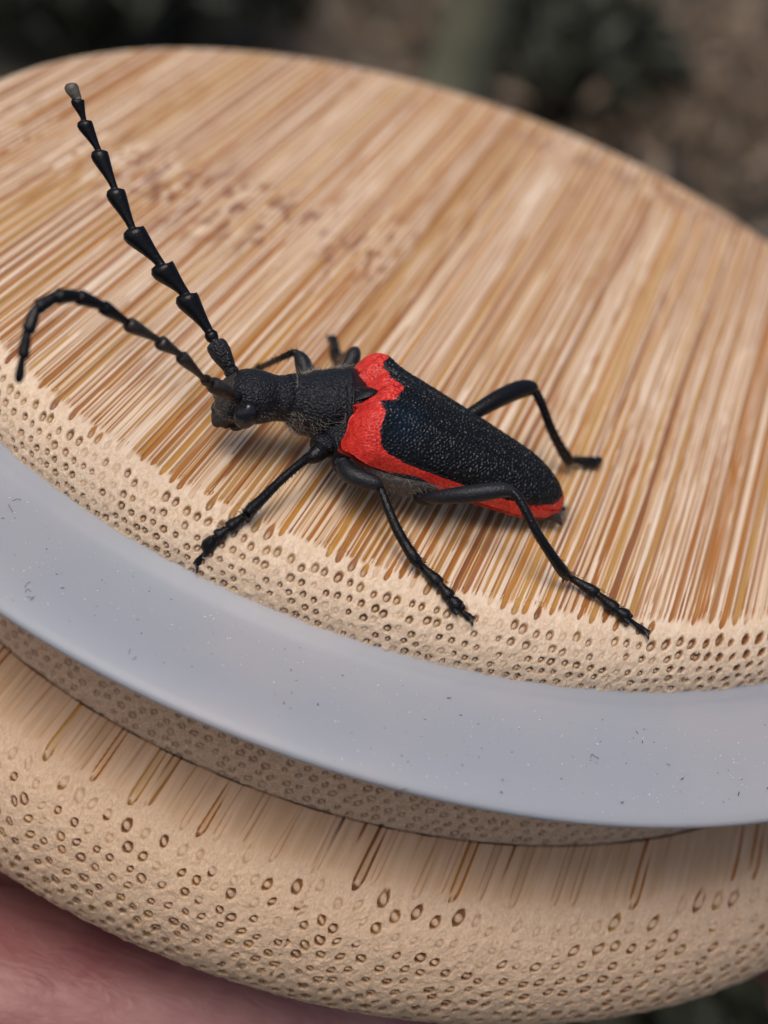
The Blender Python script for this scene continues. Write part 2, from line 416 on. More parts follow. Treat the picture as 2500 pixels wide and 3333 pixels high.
# flange
FZ = -1.4546
prof = [(3.68, FZ), (3.72, FZ), (3.742, FZ)]
prof += [(r, FZ - .0002 * i) for i, r in enumerate(np.linspace(3.746, 4.08, 60))]
z0 = FZ - .0119
for a in np.linspace(0, 1, 120)[1:]:
    th = a * math.pi / 2
    prof.append((4.08 + .36 * math.sin(th), z0 - .52 * (1 - math.cos(th))))
for a in np.linspace(0, 1, 45)[1:]:
    th = a * math.pi / 2
    prof.append((4.44 - .32 * (1 - math.cos(th)), z0 - .52 - .42 * math.sin(th)))
prof += [(3.6, z0 - .945), (2.0, z0 - .95), (.01, z0 - .95)]
def fl_dens(w): return w + .0
def fl_node(u, v, strip): return 0 * u, 0 * u
lathe_wood('flange', prof, thetas(1900, 260, -2.75, -.35), M['flange'], lid, su=.102, sw=.085, rad=.0255, jit=.42, seams=[-6.0, .89], draw=[.89], wshift=.0, wdens=fl_dens, faint=lambda z: .62 - .56 * ss(-1.50, -1.80, z), tilt=.01, wn=.03, joint=3.752, ringy=True, lines=0.0, deepen=lambda z: 1.3 * ss(-1.70, -2.0, z))

# silicone seal: a lip ring with a shallow trough and a bevelled rim
sp = [(3.60, -.29), (3.70, -.305), (3.74, -.350), (3.80, -.380), (3.88, -.395), (4.00, -.405), (4.12, -.412), (4.22, -.413), (4.29, -.418), (4.32, -.424), (4.36, -.434),
      (4.40, -.448), (4.435, -.466), (4.445, -.480), (4.446, -.495), (4.438, -.51), (4.40, -.53), (4.2, -.55), (4.0, -.57), (3.80, -.60), (3.70, -.62), (3.60, -.63)]
sp = np.array(sp); nth = 320
th = np.linspace(0, 2 * math.pi, nth, endpoint=False)
Pm = np.stack([np.outer(np.cos(th), sp[:, 0]), np.outer(np.sin(th), sp[:, 0]), np.tile(sp[:, 1], (nth, 1))], -1)
Pm[..., 2] -= .24 * ss(-.15, .45, np.sin(th))[:, None]
Pm[..., 2] += (.006 * np.sin(th * 3 + 1) + .003 * np.sin(th * 7))[:, None] * ss(3.7, 4.4, sp[:, 0])[None]
seal = mesh_np('silicone_seal', Pm.reshape(-1, 3), grid_faces(nth, len(sp), wrap_u=True, wrap_v=True)[:, ::-1].copy(), M['silicone'], lid)

def seal_z(r): return np.interp(r, sp[:14, 0], sp[:14, 1])
# dust: tiny dark crumbs, pale specks and lint on the seal
def specks(name, n, size, mat, seed, elong=1.8):
    r_ = np.random.default_rng(seed); V = []; F = []
    for _ in range(n):
        a = r_.uniform(-2.9, -.1); r = 3.80 + .62 * r_.random() ** .9
        c = np.array([r * math.cos(a), r * math.sin(a), seal_z(r) + .004]); s = size * (.4 + 1.2 * r_.random() ** 2)
        d = r_.normal(size=3); d[2] *= .3; d /= np.linalg.norm(d); e = np.cross(d, [0, 0, 1]); e /= np.linalg.norm(e); f = np.cross(d, e)
        b = len(V); l = s * (1 + elong * r_.random())
        V += [c + d * l, c - d * l, c + e * s * .6, c - e * s * .6, c + f * s * .4, c - f * s * .4]
        F += [(b, b + 2, b + 4), (b, b + 4, b + 3), (b, b + 3, b + 5), (b, b + 5, b + 2), (b + 1, b + 4, b + 2), (b + 1, b + 3, b + 4), (b + 1, b + 5, b + 3), (b + 1, b + 2, b + 5)]
    return V, F
def tube(path, radii, n=8, cap=True, flat=None):
    """swept tube; flat = (vector, factor) squeezes along a direction"""
    path = np.array(path, float); m = len(path); t = np.gradient(path, axis=0); t /= np.linalg.norm(t, axis=1)[:, None]
    up = np.array([0, 0, 1.]) if abs(t[0, 2]) < .9 else np.array([1., 0, 0])
    V = []; x = np.cross(up, t[0]); x /= np.linalg.norm(x)
    for i in range(m):
        x = x - t[i] * (x @ t[i]); x /= np.linalg.norm(x); y = np.cross(t[i], x)
        for k in range(n):
            a = 2 * math.pi * k / n; o = (x * math.cos(a) + y * math.sin(a)) * radii[i]
            if flat is not None: o = o - flat[0] * (o @ flat[0]) * (1 - flat[1])
            V.append(path[i] + o)
    F = grid_faces(m, n, wrap_v=True).tolist()
    if cap: F.append(list(range(n))[::-1]); F.append([(m - 1) * n + k for k in range(n)])
    return V, F
for nm, cnt, sz, mt, sd in (('dark_dust', 420, .0042, 'dust_dark', 5), ('pale_dust', 1500, .0024, 'dust_pale', 6)):
    V, F = specks(nm, cnt, sz, M[mt], sd)
    o = mesh_np(nm, V, F, M[mt], lid, smooth=False); o['kind'] = 'stuff'
V = []; F = []
for (px, py, s) in ((30, 1100, 22), (70, 1275, 26), (60, 1285, 18), (290, 1412, 16), (1280, 1640, 14), (880, 1690, 10)):
    a0 = random.random() * 6; path = []
    for i in range(9):
        a = a0 + i * .45; p = at(px + s * math.cos(a) * (.6 + .1 * i) * .6, py + s * math.sin(a) * .6, -.41); p[2] = seal_z(np.hypot(p[0], p[1])) + .006 + .01 * math.sin(i)
        path.append(p)
    v2, f2 = tube(path, [.0012] * 9, 4); b = len(V); V += v2; F += [[q + b for q in f] for f in f2]
o = mesh_np('lint', V, F, M['dust_dark'], lid); o['kind'] = 'stuff'
# frayed wood fibres along the lower edge of the plug
V = []; F = []
for _ in range(2600):
    a = random.uniform(-2.8, -.15); zz = -RHO - .005 + random.random() ** 2 * .12; thp = math.acos(min(1, max(-1, 1 + (zz) / RHO))) if zz > -RHO else math.pi / 2
    r = RF + RHO * math.sin(thp); p = np.array([r * math.cos(a), r * math.sin(a), max(zz, -RHO - .03)])
    d = np.array([math.cos(a), math.sin(a), 0]) * random.uniform(.3, 1) + np.array([random.gauss(0, .6), random.gauss(0, .6), random.gauss(-.3, .5)]); d /= np.linalg.norm(d)
    L = .008 + .022 * random.random() ** 3; e = np.cross(d, [.3, .2, 1]); e /= np.linalg.norm(e); f = np.cross(d, e); b = len(V)
    p = p - d * .004
    V += [p + e * .0022, p - e * .0011 + f * .0019, p - e * .0011 - f * .0019, p + d * L]; F += [(b, b + 1, b + 3), (b + 1, b + 2, b + 3), (b + 2, b, b + 3)]
o = mesh_np('frayed_fibres', V, F, M['fuzz'], lid, smooth=False); o['kind'] = 'stuff'

# ------------------------------------------------------------------ beetle
beetle = empty('longhorn_beetle', (-.2, -2.75, 0), 'black longhorn beetle with red-edged wing cases standing on the pale bamboo lid', 'beetle')
EO = np.array([-.2687, -2.8069, .4228]); EY, EP, ER = 3.3954, .2514, -.0992; EL, EW, EH, ETAP, EAP = 1.3595, .4042, .2646, .5586, .7538
FW = np.array([math.cos(EY), math.sin(EY), 0]); LT = np.array([-math.sin(EY), math.cos(EY), 0]); UP = np.array([0, 0, 1.])
def bl(f, l, z): return np.array([EO[0], EO[1], 0]) + FW * f + LT * l + UP * z   # beetle frame: forward, towards the viewer's side, height
def erot(P):
    cr, sr = math.cos(ER), math.sin(ER); P = P @ np.array([[1, 0, 0], [0, cr, sr], [0, -sr, cr]])
    cp, sp_ = math.cos(EP), math.sin(EP); P = P @ np.array([[cp, 0, sp_], [0, 1, 0], [-sp_, 0, cp]])
    cy_, sy = math.cos(EY), math.sin(EY); P = P @ np.array([[cy_, sy, 0], [-sy, cy_, 0], [0, 0, 1]])
    return P + EO
def Wp(x, tap, ap):
    a = np.sqrt(np.clip(1 - np.clip(1 - x / .11, 0, 1) ** 2, 0, 1)) * .42 + .58
    b = 1 - tap * x ** 1.3; e = np.clip((x - ap) / (1 - ap), 0, 1); c = np.sqrt(np.clip(1 - e ** 2.2, 0, 1))
    return a * b * c
def elytron(side):
    ns, ntt = 430, 200
    s = np.linspace(0, 1, ns) ** 1.0; s = np.concatenate([s[:-1], [1.0]]); t = np.linspace(0, 1, ntt)
    S, Tt = np.meshgrid(s, t, indexing='ij')
    wv = EW * Wp(S, ETAP, EAP); zt = EH * Wp(S, ETAP * .7, EAP)
    lat = np.sin(Tt * math.pi / 2)
    Y = wv * lat; Z = zt * np.abs(np.cos(Tt * math.pi / 2)) ** .85
    # notch for the scutellum at the base, shoulders forward
    s0 = .040 * np.exp(-(lat / .22) ** 2) - .012 * np.exp(-((lat - .78) / .15) ** 2) + .012 * ss(.75, .35, lat) - .02 * np.exp(-((lat - .42) / .08) ** 2) + .012 * np.exp(-((lat - .27) / .05) ** 2)
    X = -(s0 + S * (1 - s0)) * EL
    # raised lip along the margin, shoulder bump, slight gap at the suture
    Z = Z + .018 * np.exp(-((lat - .975) / .022) ** 2) * ss(.04, .16, S) - .012 * np.exp(-((lat - .93) / .03) ** 2) * ss(.1, .3, S)
    Z = Z + .030 * np.exp(-((S - .07) / .06) ** 2 - ((lat - .62) / .22) ** 2) - .016 * np.exp(-((S - .05) / .05) ** 2 - ((lat - .33) / .12) ** 2)
    # punctures: close-set pits with netted ridges between them
    pu = S * EL / .0215; pv = Tt * wv * 1.3 / .0215 + .35 * vnoise(S * 30, Tt * 12); pu = pu + .35 * vnoise(S * 34, Tt * 14, 5)
    bd = np.full(S.shape, 9.0)
    for di in (-1, 0, 1):
        for dj in (-1, 0, 1):
            jj = np.floor(pv) + dj; ii = np.floor(pu + .5 * (jj % 2)) + di
            bd = np.minimum(bd, np.hypot(pu + .5 * (jj % 2) - ii - .5 - (hash2(ii, jj, 1) - .5) * .5, pv - jj - .5 - (hash2(ii, jj, 2) - .5) * .5))
    Z = Z - .0075 * ss(.62, .15, bd) * ss(.0, .05, S) * ss(1.0, .9, lat) + .0025 * vnoise(S * 160, Tt * 60, 8)
    Z = Z - .05 * (1 - ss(0, .055, S)) ** 2
    Y = Y + .002
    P = np.stack([X, side * Y, Z], -1)
    # colour pattern
    if side > 0: sb = np.interp(lat, [0, .21, .36, .54, .62, .70, .80, .91, .95, .985], [.095, .092, .060, .056, .072, .080, .085, .105, .148, .24])
    else: sb = np.interp(lat, [0, .08, .16, .31, .6, .85, 1], [.095, .080, .055, .060, .080, .105, .125])
    sb = sb + .003 * vnoise(lat * 22, S * 5, 3)
    red = .5 + np.clip((sb - S) * 16, -.5, .5)
    mg = .5 + np.clip((lat - .976) * 45, -.5, .5)
    red = np.maximum(red, mg)
    w6 = EW * Wp(np.array(.6), ETAP, EAP); rho = np.sqrt(((S - .6) / .4) ** 2 + (wv * lat / w6) ** 2)
    ap_ = np.where(S > .7, .5 + np.clip((rho - .895) * 8, -.5, .5), 0)
    red = np.maximum(np.maximum(red, mg), ap_)
    rusty = ss(.5, .9, S) * (.85 if side < 0 else .5) * ss(.0, 1, 1.15 - lat) 
    if side < 0: rusty = np.maximum(rusty, .85 * ss(.2, .4, S))
    blue = np.exp(-((S - .16) / .08) ** 2 - ((lat - .55) / .3) ** 2) * (1 if side > 0 else .4)
    pit_ = ss(.55, .10, bd); V = erot(P.reshape(-1, 3)); F = grid_faces(ns, ntt)
    # underside rim: margin and base turned under
    n0 = len(V); rim = erot((P[:, -1] - np.array([0, side * .03, .045])).reshape(-1, 3)); V = np.concatenate([V, rim])
    idx = np.arange(ns) * ntt + ntt - 1; F2 = np.stack([idx[:-1], n0 + np.arange(ns - 1), n0 + np.arange(1, ns), idx[1:]], 1)
    n1 = len(V); base = erot(P[0] + np.stack([-.02 - .02 * lat[0], 0 * lat[0], -.09 + .06 * ss(.5, .9, lat[0])], 1)); V = np.concatenate([V, base])
    j = np.arange(ntt - 1); F3 = np.stack([j, n1 + j, n1 + j + 1, j + 1], 1)
    F = np.concatenate([F, F2, F3]);
    if side > 0: F = F[:, ::-1].copy()
    ex = lambda A, v: np.concatenate([A.ravel(), np.repeat(v, 0)])
    redv = np.concatenate([red.ravel(), red[:, -1], red[0]]); rv = np.concatenate([rusty.ravel(), rusty[:, -1], rusty[0]]); bv = np.concatenate([blue.ravel(), blue[:, -1], blue[0]])
    return mesh_np('elytron', V, F, M['elytra'], beetle, dict(red=redv, rusty=rv, blue=bv, pit=np.concatenate([pit_.ravel(), pit_[:, -1], pit_[0]])))
el_near = elytron(1); el_far = elytron(-1)

def loft(name, st, mat, parent, n=40, sub=5, rough=0.0, label=None):
    """st: list of (centre, lateral half width, up half height, down half height)"""
    cs = np.array([s_[0] for s_ in st], float); rs = np.array([s_[1:4] for s_ in st], float)
    m = len(st); xs = np.linspace(0, m - 1, (m - 1) * sub + 1)
    def cr(A, x):
        i = np.clip(np.floor(x).astype(int), 0, m - 2); f = (x - i)[:, None]
        p0, p1, p2, p3 = A[np.clip(i - 1, 0, m - 1)], A[i], A[i + 1], A[np.clip(i + 2, 0, m - 1)]
        return .5 * (2 * p1 + (p2 - p0) * f + (2 * p0 - 5 * p1 + 4 * p2 - p3) * f ** 2 + (3 * p1 - p0 - 3 * p2 + p3) * f ** 3)
    c = cr(cs, xs); r = np.maximum(cr(rs, xs), .004); t = np.gradient(c, axis=0); t /= np.linalg.norm(t, axis=1)[:, None]
    V = []
    for i in range(len(c)):
        x = np.cross(UP, t[i]); x /= np.linalg.norm(x); y = np.cross(t[i], x)
        for q in range(n):
            a = 2 * math.pi * q / n; ca, sa = math.cos(a), math.sin(a)
            V.append(c[i] + x * ca * r[i, 0] + y * sa * (r[i, 1] if sa > 0 else r[i, 2]))
    V = np.array(V)
    if rough: 
        d = vnoise(V[:, 0] * 30, V[:, 1] * 30, V[:, 2] * 30)[:, None]; cc = np.repeat(c, n, 0); V = V + (V - cc) * d * rough
    F = grid_faces(len(c), n, wrap_v=True).tolist(); F.append(list(range(n))[::-1]); F.append([(len(c) - 1) * n + k_ for k_ in range(n)])
    return mesh_np(name, V, F, mat, parent, label=label), V
def ctr(px, py, z): return at(px, py, z)
body_st = [
    (ctr(476, 893, .235), .045, .05, .05), (ctr(486, 884, .26), .085, .065, .075), (ctr(503, 868, .295), .125, .115, .10), (ctr(527, 860, .325), .152, .148, .13),
    (ctr(556, 860, .345), .150, .152, .125), (ctr(592, 861, .355), .120, .126, .115), (ctr(612, 862, .36), .128, .125, .11), (ctr(623, 862, .36), .122, .118, .11),
    (ctr(629, 862, .36), .142, .134, .125), (ctr(645, 866, .36), .150, .142, .15), (ctr(668, 870, .36), .185, .156, .175), (ctr(700, 871, .37), .200, .170, .18),
    (ctr(728, 872, .375), .206, .184, .18), (ctr(748, 874, .38), .236, .190, .19), (ctr(757, 876, .38), .222, .166, .20), (ctr(765, 879, .37), .165, .125, .20), (ctr(775, 884, .35), .17, .115, .20), (ctr(800, 896, .32), .27, .12, .21),
    (bl(-.22, .04, .31), .33, .12, .22), (bl(-.45, .04, .28), .31, .12, .21), (bl(-.7, .015, .245), .25, .12, .155), (bl(-.95, .01, .19), .19, .09, .11),
    (bl(-1.15, .01, .13), .125, .06, .07), (bl(-1.27, .01, .095), .06, .035, .04), (bl(-1.33, .03, .075), .02, .02, .02)]
body, BV = loft('body', body_st, M['body'], beetle, 56, 7, .012)
_p0 = body.data.polygons[56 * 60 + 3]; _c0 = np.mean([body.data.vertices[i].co[:] for i in range(56 * 60, 56 * 61)], axis=0)
if (np.array(_p0.center) - _c0) @ np.array(_p0.normal) < 0: body.data.flip_normals()
# underside material on the lower hind part of the body, face at the front
me = body.data; me.materials.append(M['under']); me.materials.append(M['face'])
bc = ROOTLOC[beetle.name]
for p in me.polygons:
    c = np.array(p.center) + bc; nrm = p.normal
    f = (c - EO) @ FW
    if f < -.05 and nrm.z < .3: p.material_index = 1
    elif f > .60: p.material_index = 2

def ellipsoid(name, c, ax, mat, parent, nu=28, nv=18, dent=None):
    V = []
    for i in range(nv + 1):
        for j in range(nu):
            th = math.pi * i / nv; ph = 2 * math.pi * j / nu
            d = np.array([math.sin(th) * math.cos(ph), math.sin(th) * math.sin(ph), math.cos(th)])
            p = c + ax[0] * d[0] + ax[1] * d[1] + ax[2] * d[2]
            if dent is not None:
                q = p - dent[0]; L = np.linalg.norm(q); p = p - (p - c) * .45 * math.exp(-(L / dent[1]) ** 2)
            V.append(p)
    return mesh_np(name, V, grid_faces(nv + 1, nu, wrap_v=True), mat, parent)
# eyes: kidney shaped, hollowed round the antenna socket
VD = -np.array(CAMR[2]) * -1
eye_c = at(536, 879, .36) + LT * .0
eye_c = bl(.515, .155, .335)
ellipsoid('eye', eye_c, (FW * .060 - UP * .02, LT * .040, UP * .074 + FW * .015), M['eye'], beetle, dent=(bl(.59, .17, .40), .05))
ellipsoid('eye', bl(.53, -.085, .36), (FW * .065, LT * .045, UP * .075), M['eye'], beetle, dent=(bl(.59, -.13, .40), .05))
# scutellum
sc_ = []
for i, (x_, hw, z) in enumerate([(.03, .060, .085), (.00, .062, .118), (-.03, .052, .145), (-.06, .038, .163), (-.09, .022, .172), (-.115, .005, .170)]):
    for q in np.linspace(-1, 1, 9): sc_.append(erot(np.array([[x_, q * hw, z - .016 * q * q]]))[0])
mesh_np('scutellum', sc_, grid_faces(6, 9)[:, ::-1].copy(), M['leg'], beetle)
# pale rim between head and pronotum, and behind the pronotum
def collar(name, i0, scale, mat, wd=.006):
    c0 = np.array(body_st[i0][0]); rr = body_st[i0][1:4]; t = np.array(body_st[i0 + 1][0]) - np.array(body_st[i0 - 1][0]); t /= np.linalg.norm(t)
    x = np.cross(UP, t); x /= np.linalg.norm(x); y = np.cross(t, x); path = []
    for q in range(40):
        a = 2 * math.pi * q / 40; path.append(c0 + x * math.cos(a) * rr[0] * scale + y * math.sin(a) * (rr[1] if math.sin(a) > 0 else rr[2]) * scale)
    V, F = tube(path + [path[0]], [wd] * 41, 6, False); return mesh_np(name, V, F, mat, beetle)
collar('pronotum_rim', 8, .99, M['under'], .0045)
collar('pronotum_rim', 13, .985, M['leg'], .009)

# mouthparts
def blob_tube(name, pts, radii, mat, parent, n=12, sub=4, label=None, flat=None):
    pts = np.array(pts, float); m = len(pts)
    xs = np.linspace(0, m - 1, (m - 1) * sub + 1)
    i = np.clip(np.floor(xs).astype(int), 0, m - 2); f = (xs - i)[:, None]
    A = np.concatenate([pts, np.array(radii, float)[:, None]], 1)
    p0, p1, p2, p3 = A[np.clip(i - 1, 0, m - 1)], A[i], A[i + 1], A[np.clip(i + 2, 0, m - 1)]
    q = .5 * (2 * p1 + (p2 - p0) * f + (2 * p0 - 5 * p1 + 4 * p2 - p3) * f ** 2 + (3 * p1 - p0 - 3 * p2 + p3) * f ** 3)
    q[:, 3] = np.maximum(q[:, 3], .001)
    V, F = tube(q[:, :3], q[:, 3], n, True, flat)
    return mesh_np(name, V, F, mat, parent, label=label)
blob_tube('mandible', [at(492, 890, .25), at(480, 902, .22), at(470, 914, .185), at(467, 922, .165)], [.05, .05, .038, .012], M['face'], beetle)
blob_tube('mandible', [at(488, 884, .25), at(474, 892, .21), at(468, 905, .175), at(466, 915, .16)], [.045, .04, .03, .01], M['face'], beetle)
blob_tube('palp', [at(505, 905, .19), at(497, 914, .16), at(486, 918, .14), at(480, 921, .13)], [.022, .018, .022, .012], M['leg'], beetle)
blob_tube('palp', [at(530, 912, .19), at(516, 922, .16), at(504, 921, .15), at(498, 917, .15)], [.022, .02, .022, .012], M['face'], beetle)
blob_tube('labrum', [at(474, 872, .27), at(470, 884, .24), at(468, 897, .21)], [.03, .036, .02], M['face'], beetle)

def hairs(name, origins, dirs, mat, parent, L=.05, wd=.0016, jit=.5, curl=.3, seed=1):
    r_ = np.random.default_rng(seed); V = []; F = []
    for p, d in zip(origins, dirs):
        d = d + r_.normal(size=3) * jit; d /= np.linalg.norm(d) + 1e-9; l = L * (.5 + r_.random()); e = np.cross(d, [.31, .52, .8]); e /= np.linalg.norm(e); f = np.cross(d, e)
        b = len(V); g = r_.normal(size=3) * curl * l; mid = p + d * l * .55 + g * .25; tip = p + d * l + g
        V += [p + e * wd, p - e * wd * .5 + f * wd * .87, p - e * wd * .5 - f * wd * .87, mid + e * wd * .7, mid - e * wd * .35 + f * wd * .6, mid - e * wd * .35 - f * wd * .6, tip]
        F += [(b, b + 1, b + 4, b + 3), (b + 1, b + 2, b + 5, b + 4), (b + 2, b, b + 3, b + 5), (b + 3, b + 4, b + 6), (b + 4, b + 5, b + 6), (b + 5, b + 3, b + 6)]
    o = mesh_np(name, V, F, mat, parent); o['kind'] = 'stuff'; return o
# ---- antennae
def antenna(pts, widths, mats, bsl=.36):
    a = empty('antenna', None, parent=beetle)
    pts = [np.array(p) for p in pts]
    for i in range(len(pts) - 1):
        p, q = pts[i], pts[i + 1]; d = q - p; L = np.linalg.norm(d); w0 = widths[i]; bs = bsl if not isinstance(bsl, tuple) else bsl[0] + (bsl[1] - bsl[0]) * max(0, min(1, (i - 4) / 3))
        k_ = mats[i]
        if i == 0:   # scape
            prof = [(0, .45), (.08, .62), (.3, .80), (.6, 1.0), (.85, 1.0), (.97, .85), (1.02, .45)]
        elif i == 1:  # pedicel
            prof = [(0, .6), (.25, .9), (.7, 1.0), (1.0, .7)]
        else:
            prof = [(-.04, bs * .9), (.06, bs), (.22, bs * 1.15), (.45, .30 + bs * .85), (.68, .62 + bs * .6 if bs < .5 else .92), (.84, 1.0), (.94, 1.0), (1.0, .80), (1.04, .40)]
        if i == len(pts) - 2: prof = [(-.06, .62), (.1, .70), (.35, .82), (.65, 1.0), (.88, .95), (1.02, .6), (1.06, .2)]
        path = [p + d * s_ for s_, _ in prof]; rad = [r_ * w0 for _, r_ in prof]
        # the flared end leans out to one side like a saw tooth
        if i > 1:
            side = np.cross(d, CAMR[2]); side /= np.linalg.norm(side) + 1e-9
            path = [x - side * w0 * .22 * max(0, (r_ / w0 - .5)) * (1 if i % 1 == 0 else -1) for x, r_ in zip(path, rad)]
        V, F = tube(path, rad, 16, True, (CAMR[2], .8))
        mesh_np('antenna_segment' if i > 1 else ('scape' if i == 0 else 'pedicel'), V, F, M[k_], a)
    return a
D0 = 8.08
farA = [(499, 800), (463, 738), (452, 716), (402, 637), (349, 573), (287, 496), (249, 410), (214, 327), (182, 262), (168, 214), (152, 181)]
depA = [8.12, 8.10, 8.10, 8.08, 8.06, 8.04, 8.03, 8.02, 8.0, 7.98, 7.97]
wA = [.056, .036, .062, .066, .062, .050, .045, .040, .034, .036]
antenna([atd(x, y, d) for (x, y), d in zip(farA, depA)], wA, ['scape', 'antenna', 'antenna', 'antenna', 'antenna', 'antenna', 'antenna', 'antenna', 'leg', 'anttip'], .40)
nearA = [(507, 858), (455, 828), (440, 818), (391, 767), (345, 736), (276, 697), (222, 660), (168, 638), (122, 638), (78, 664), (58, 716), (48, 772), (39, 824)]
depB = [7.93, 7.80, 7.74, 7.60, 7.50, 7.36, 7.22, 7.12, 7.04, 7.0, 6.98, 6.98, 7.0]
wB = [.043, .030, .034, .037, .037, .035, .037, .037, .035, .033, .028, .022]
antenna([atd(x, y, d) for (x, y), d in zip(nearA, depB)], wB, ['antbrown', 'antbrown', 'antbrown', 'antbrown', 'antbrown', 'antenna', 'antenna', 'antenna', 'antenna', 'antenna', 'antenna', 'antenna'], (.44, .70))
# antenna sockets
ellipsoid('antenna_socket', atd(500, 803, 8.13), (FW * .04, LT * .04, UP * .04), M['body'], beetle, 16, 10)
ellipsoid('antenna_socket', atd(509, 857, 7.94), (FW * .035, LT * .035, UP * .035), M['antenna'], beetle, 16, 10)

# ---- legs
def leg(fem, tib, tars, claw, rf, rt, rs, fem_mat='leg', seed=0, spur=None):
    g = empty('leg', None, parent=beetle)
    fem = [np.array(p) for p in fem]; tib = [np.array(p) for p in tib]; tars = [np.array(p) for p in tars]
    blob_tube('femur', fem, rf, M[fem_mat], g, 16, 6)
    rt = [x * .86 for x in rt]; blob_tube('tibia', tib, rt, M['leg'], g, 14, 6)
    for i in range(len(tars) - 1):
        p, q = tars[i], tars[i + 1]; w0 = rs[i]; d = q - p
        prof = [(-.04, .45), (.1, .55), (.4, .72), (.75, 1.0), (.95, .95), (1.02, .5)] if i < 2 or len(tars) < 4 else ([(-.05, .5), (.3, 1.0), (.8, 1.25), (1.1, .9), (1.15, .3)] if i == 2 else [(0, .45), (.4, .5), (.8, .8), (1.0, .75)])
        V, F = tube([p + d * s_ for s_, _ in prof], [w0 * r_ for _, r_ in prof], 12); mesh_np('tarsal_segment', V, F, M['leg'], g)
        if i == 2 and len(tars) >= 4:
            sd = np.cross(d, UP); sd /= np.linalg.norm(sd)
            for sg in (-1, 1):
                V, F = tube([p + d * .5 + sd * sg * w0 * .4, p + d * 1.0 + sd * sg * w0 * .9, p + d * 1.35 + sd * sg * w0 * 1.1], [w0 * .5, w0 * .6, w0 * .25], 8); mesh_np('tarsal_lobe', V, F, M['leg'], g)
    if claw is not None:
        e = tars[-1]; d = e - tars[-2]; d /= np.linalg.norm(d); sd = np.cross(d, UP); sd /= np.linalg.norm(sd)
        for sg in (-1, 1):
            pts = [e - d * .01, e + d * .010 + sd * sg * .016 + UP * .006, e + d * .022 + sd * sg * .028 + UP * .000, e + d * .026 + sd * sg * .026 - UP * .014]
            blob_tube('claw', pts, [.010, .009, .006, .0015], M['claw'], g, 8, 4)
    # bristles on tibia and tarsus
    r_ = np.random.default_rng(seed + 11); O = []; D = []
    allp = tib + tars[:-1]; allr = list(rt) + list(rs[:len(tars) - 1])
    tot = len(tib)
    for _ in range(420):
        i = r_.integers(0, len(allp) - 1); f = r_.random(); c = allp[i] * (1 - f) + allp[i + 1] * f; rr = allr[i] * (1 - f) + allr[i + 1] * f
        t = allp[i + 1] - allp[i]; t /= np.linalg.norm(t) + 1e-9; n_ = r_.normal(size=3); n_ -= t * (n_ @ t); n_ /= np.linalg.norm(n_)
        O.append(c + n_ * rr * .85); D.append(n_ * .6 + t * .8)
    hairs('leg_bristles', O, D, M['bristle'], g, .022, .0016, .25, .1, seed)
    if spur is not None:
        for s0, s1 in spur: blob_tube('spur', [s0, (np.array(s0) + np.array(s1)) / 2, s1], [.009, .007, .0015], M['claw'], g, 6, 2)
    return g
edge_z = lambda r: -RHO + math.sqrt(max(0, RHO ** 2 - max(0, r - RF) ** 2)) if r < K else -RHO
def on_lid(px, py, h=0.0):
    """point of the lid's top or rounded edge seen at this pixel, raised by h"""
    z = 0.0
    for _ in range(12):
        p = at(px, py, z); z = .5 * z + .5 * (edge_z(np.hypot(p[0], p[1])) + h)
    return at(px, py, z)
# near front leg
leg([at(700, 962, .30), at(690, 975, .27), at(676, 986, .25), at(664, 990, .235)], [at(666, 988, .235), at(640, 1008, .21), at(600, 1044, .15), at(562, 1082, .10), at(545, 1098, .075), at(532, 1112, .06)],
    [on_lid(532, 1112, .05), on_lid(492, 1142, .04), on_lid(468, 1160, .035), on_lid(446, 1184, .03), on_lid(424, 1219, .02)], True,
    [.055, .050, .040, .028], [.030, .026, .027, .032, .036, .028], [.034, .036, .033, .026], 'leg', 1)
# near middle leg
leg([at(742, 1003, .27), at(757, 1024, .27), at(785, 1036, .28), at(812, 1044, .29), at(822, 1047, .285)], [at(817, 1045, .28), at(832, 1082, .24), at(855, 1138, .17), at(876, 1176, .12), at(895, 1206, .085), at(906, 1220, .06)],
    [on_lid(908, 1220, .05), on_lid(951, 1263, .04), on_lid(973, 1292, .035), on_lid(990, 1314, .03), on_lid(1016, 1336, .02)], True,
    [.045, .050, .047, .036, .022], [.026, .027, .030, .032, .036, .028], [.034, .036, .033, .026], 'legpale', 2)
# near hind leg
leg([at(912, 1074, .20), at(940, 1074, .25), at(985, 1070, .31), at(1040, 1064, .37), at(1085, 1059, .41), at(1108, 1062, .42)],
    [at(1104, 1060, .42), at(1124, 1082, .40), at(1160, 1150, .30), at(1192, 1200, .20), at(1216, 1234, .12), at(1228, 1246, .075)],
    [on_lid(1230, 1246, .06), on_lid(1292, 1284, .045), on_lid(1332, 1318, .04), on_lid(1355, 1334, .035), on_lid(1395, 1366, .02)], True,
    [.020, .034, .043, .047, .040, .026], [.028, .028, .028, .031, .036, .028], [.032, .035, .032, .024], 'legpale', 3,
    spur=[(at(1219, 1243, .09), at(1215, 1262, .03))])
# far hind leg
leg([at(1000, 905, .36), at(1030, 888, .40), at(1075, 862, .45), at(1120, 842, .48), at(1146, 838, .48), at(1156, 841, .47)],
    [at(1151, 838, .475), at(1168, 868, .42), at(1190, 925, .28), at(1208, 962, .18), at(1224, 988, .11), at(1232, 998, .08)],
    [on_lid(1226, 992, .06), on_lid(1290, 1000, .04), on_lid(1293, 994, .03)], None,
    [.034, .042, .050, .052, .044, .026], [.027, .029, .030, .033, .038, .028], [.034, .028], 'leg', 4, spur=[(at(1222, 992, .08), at(1225, 1012, .01))])
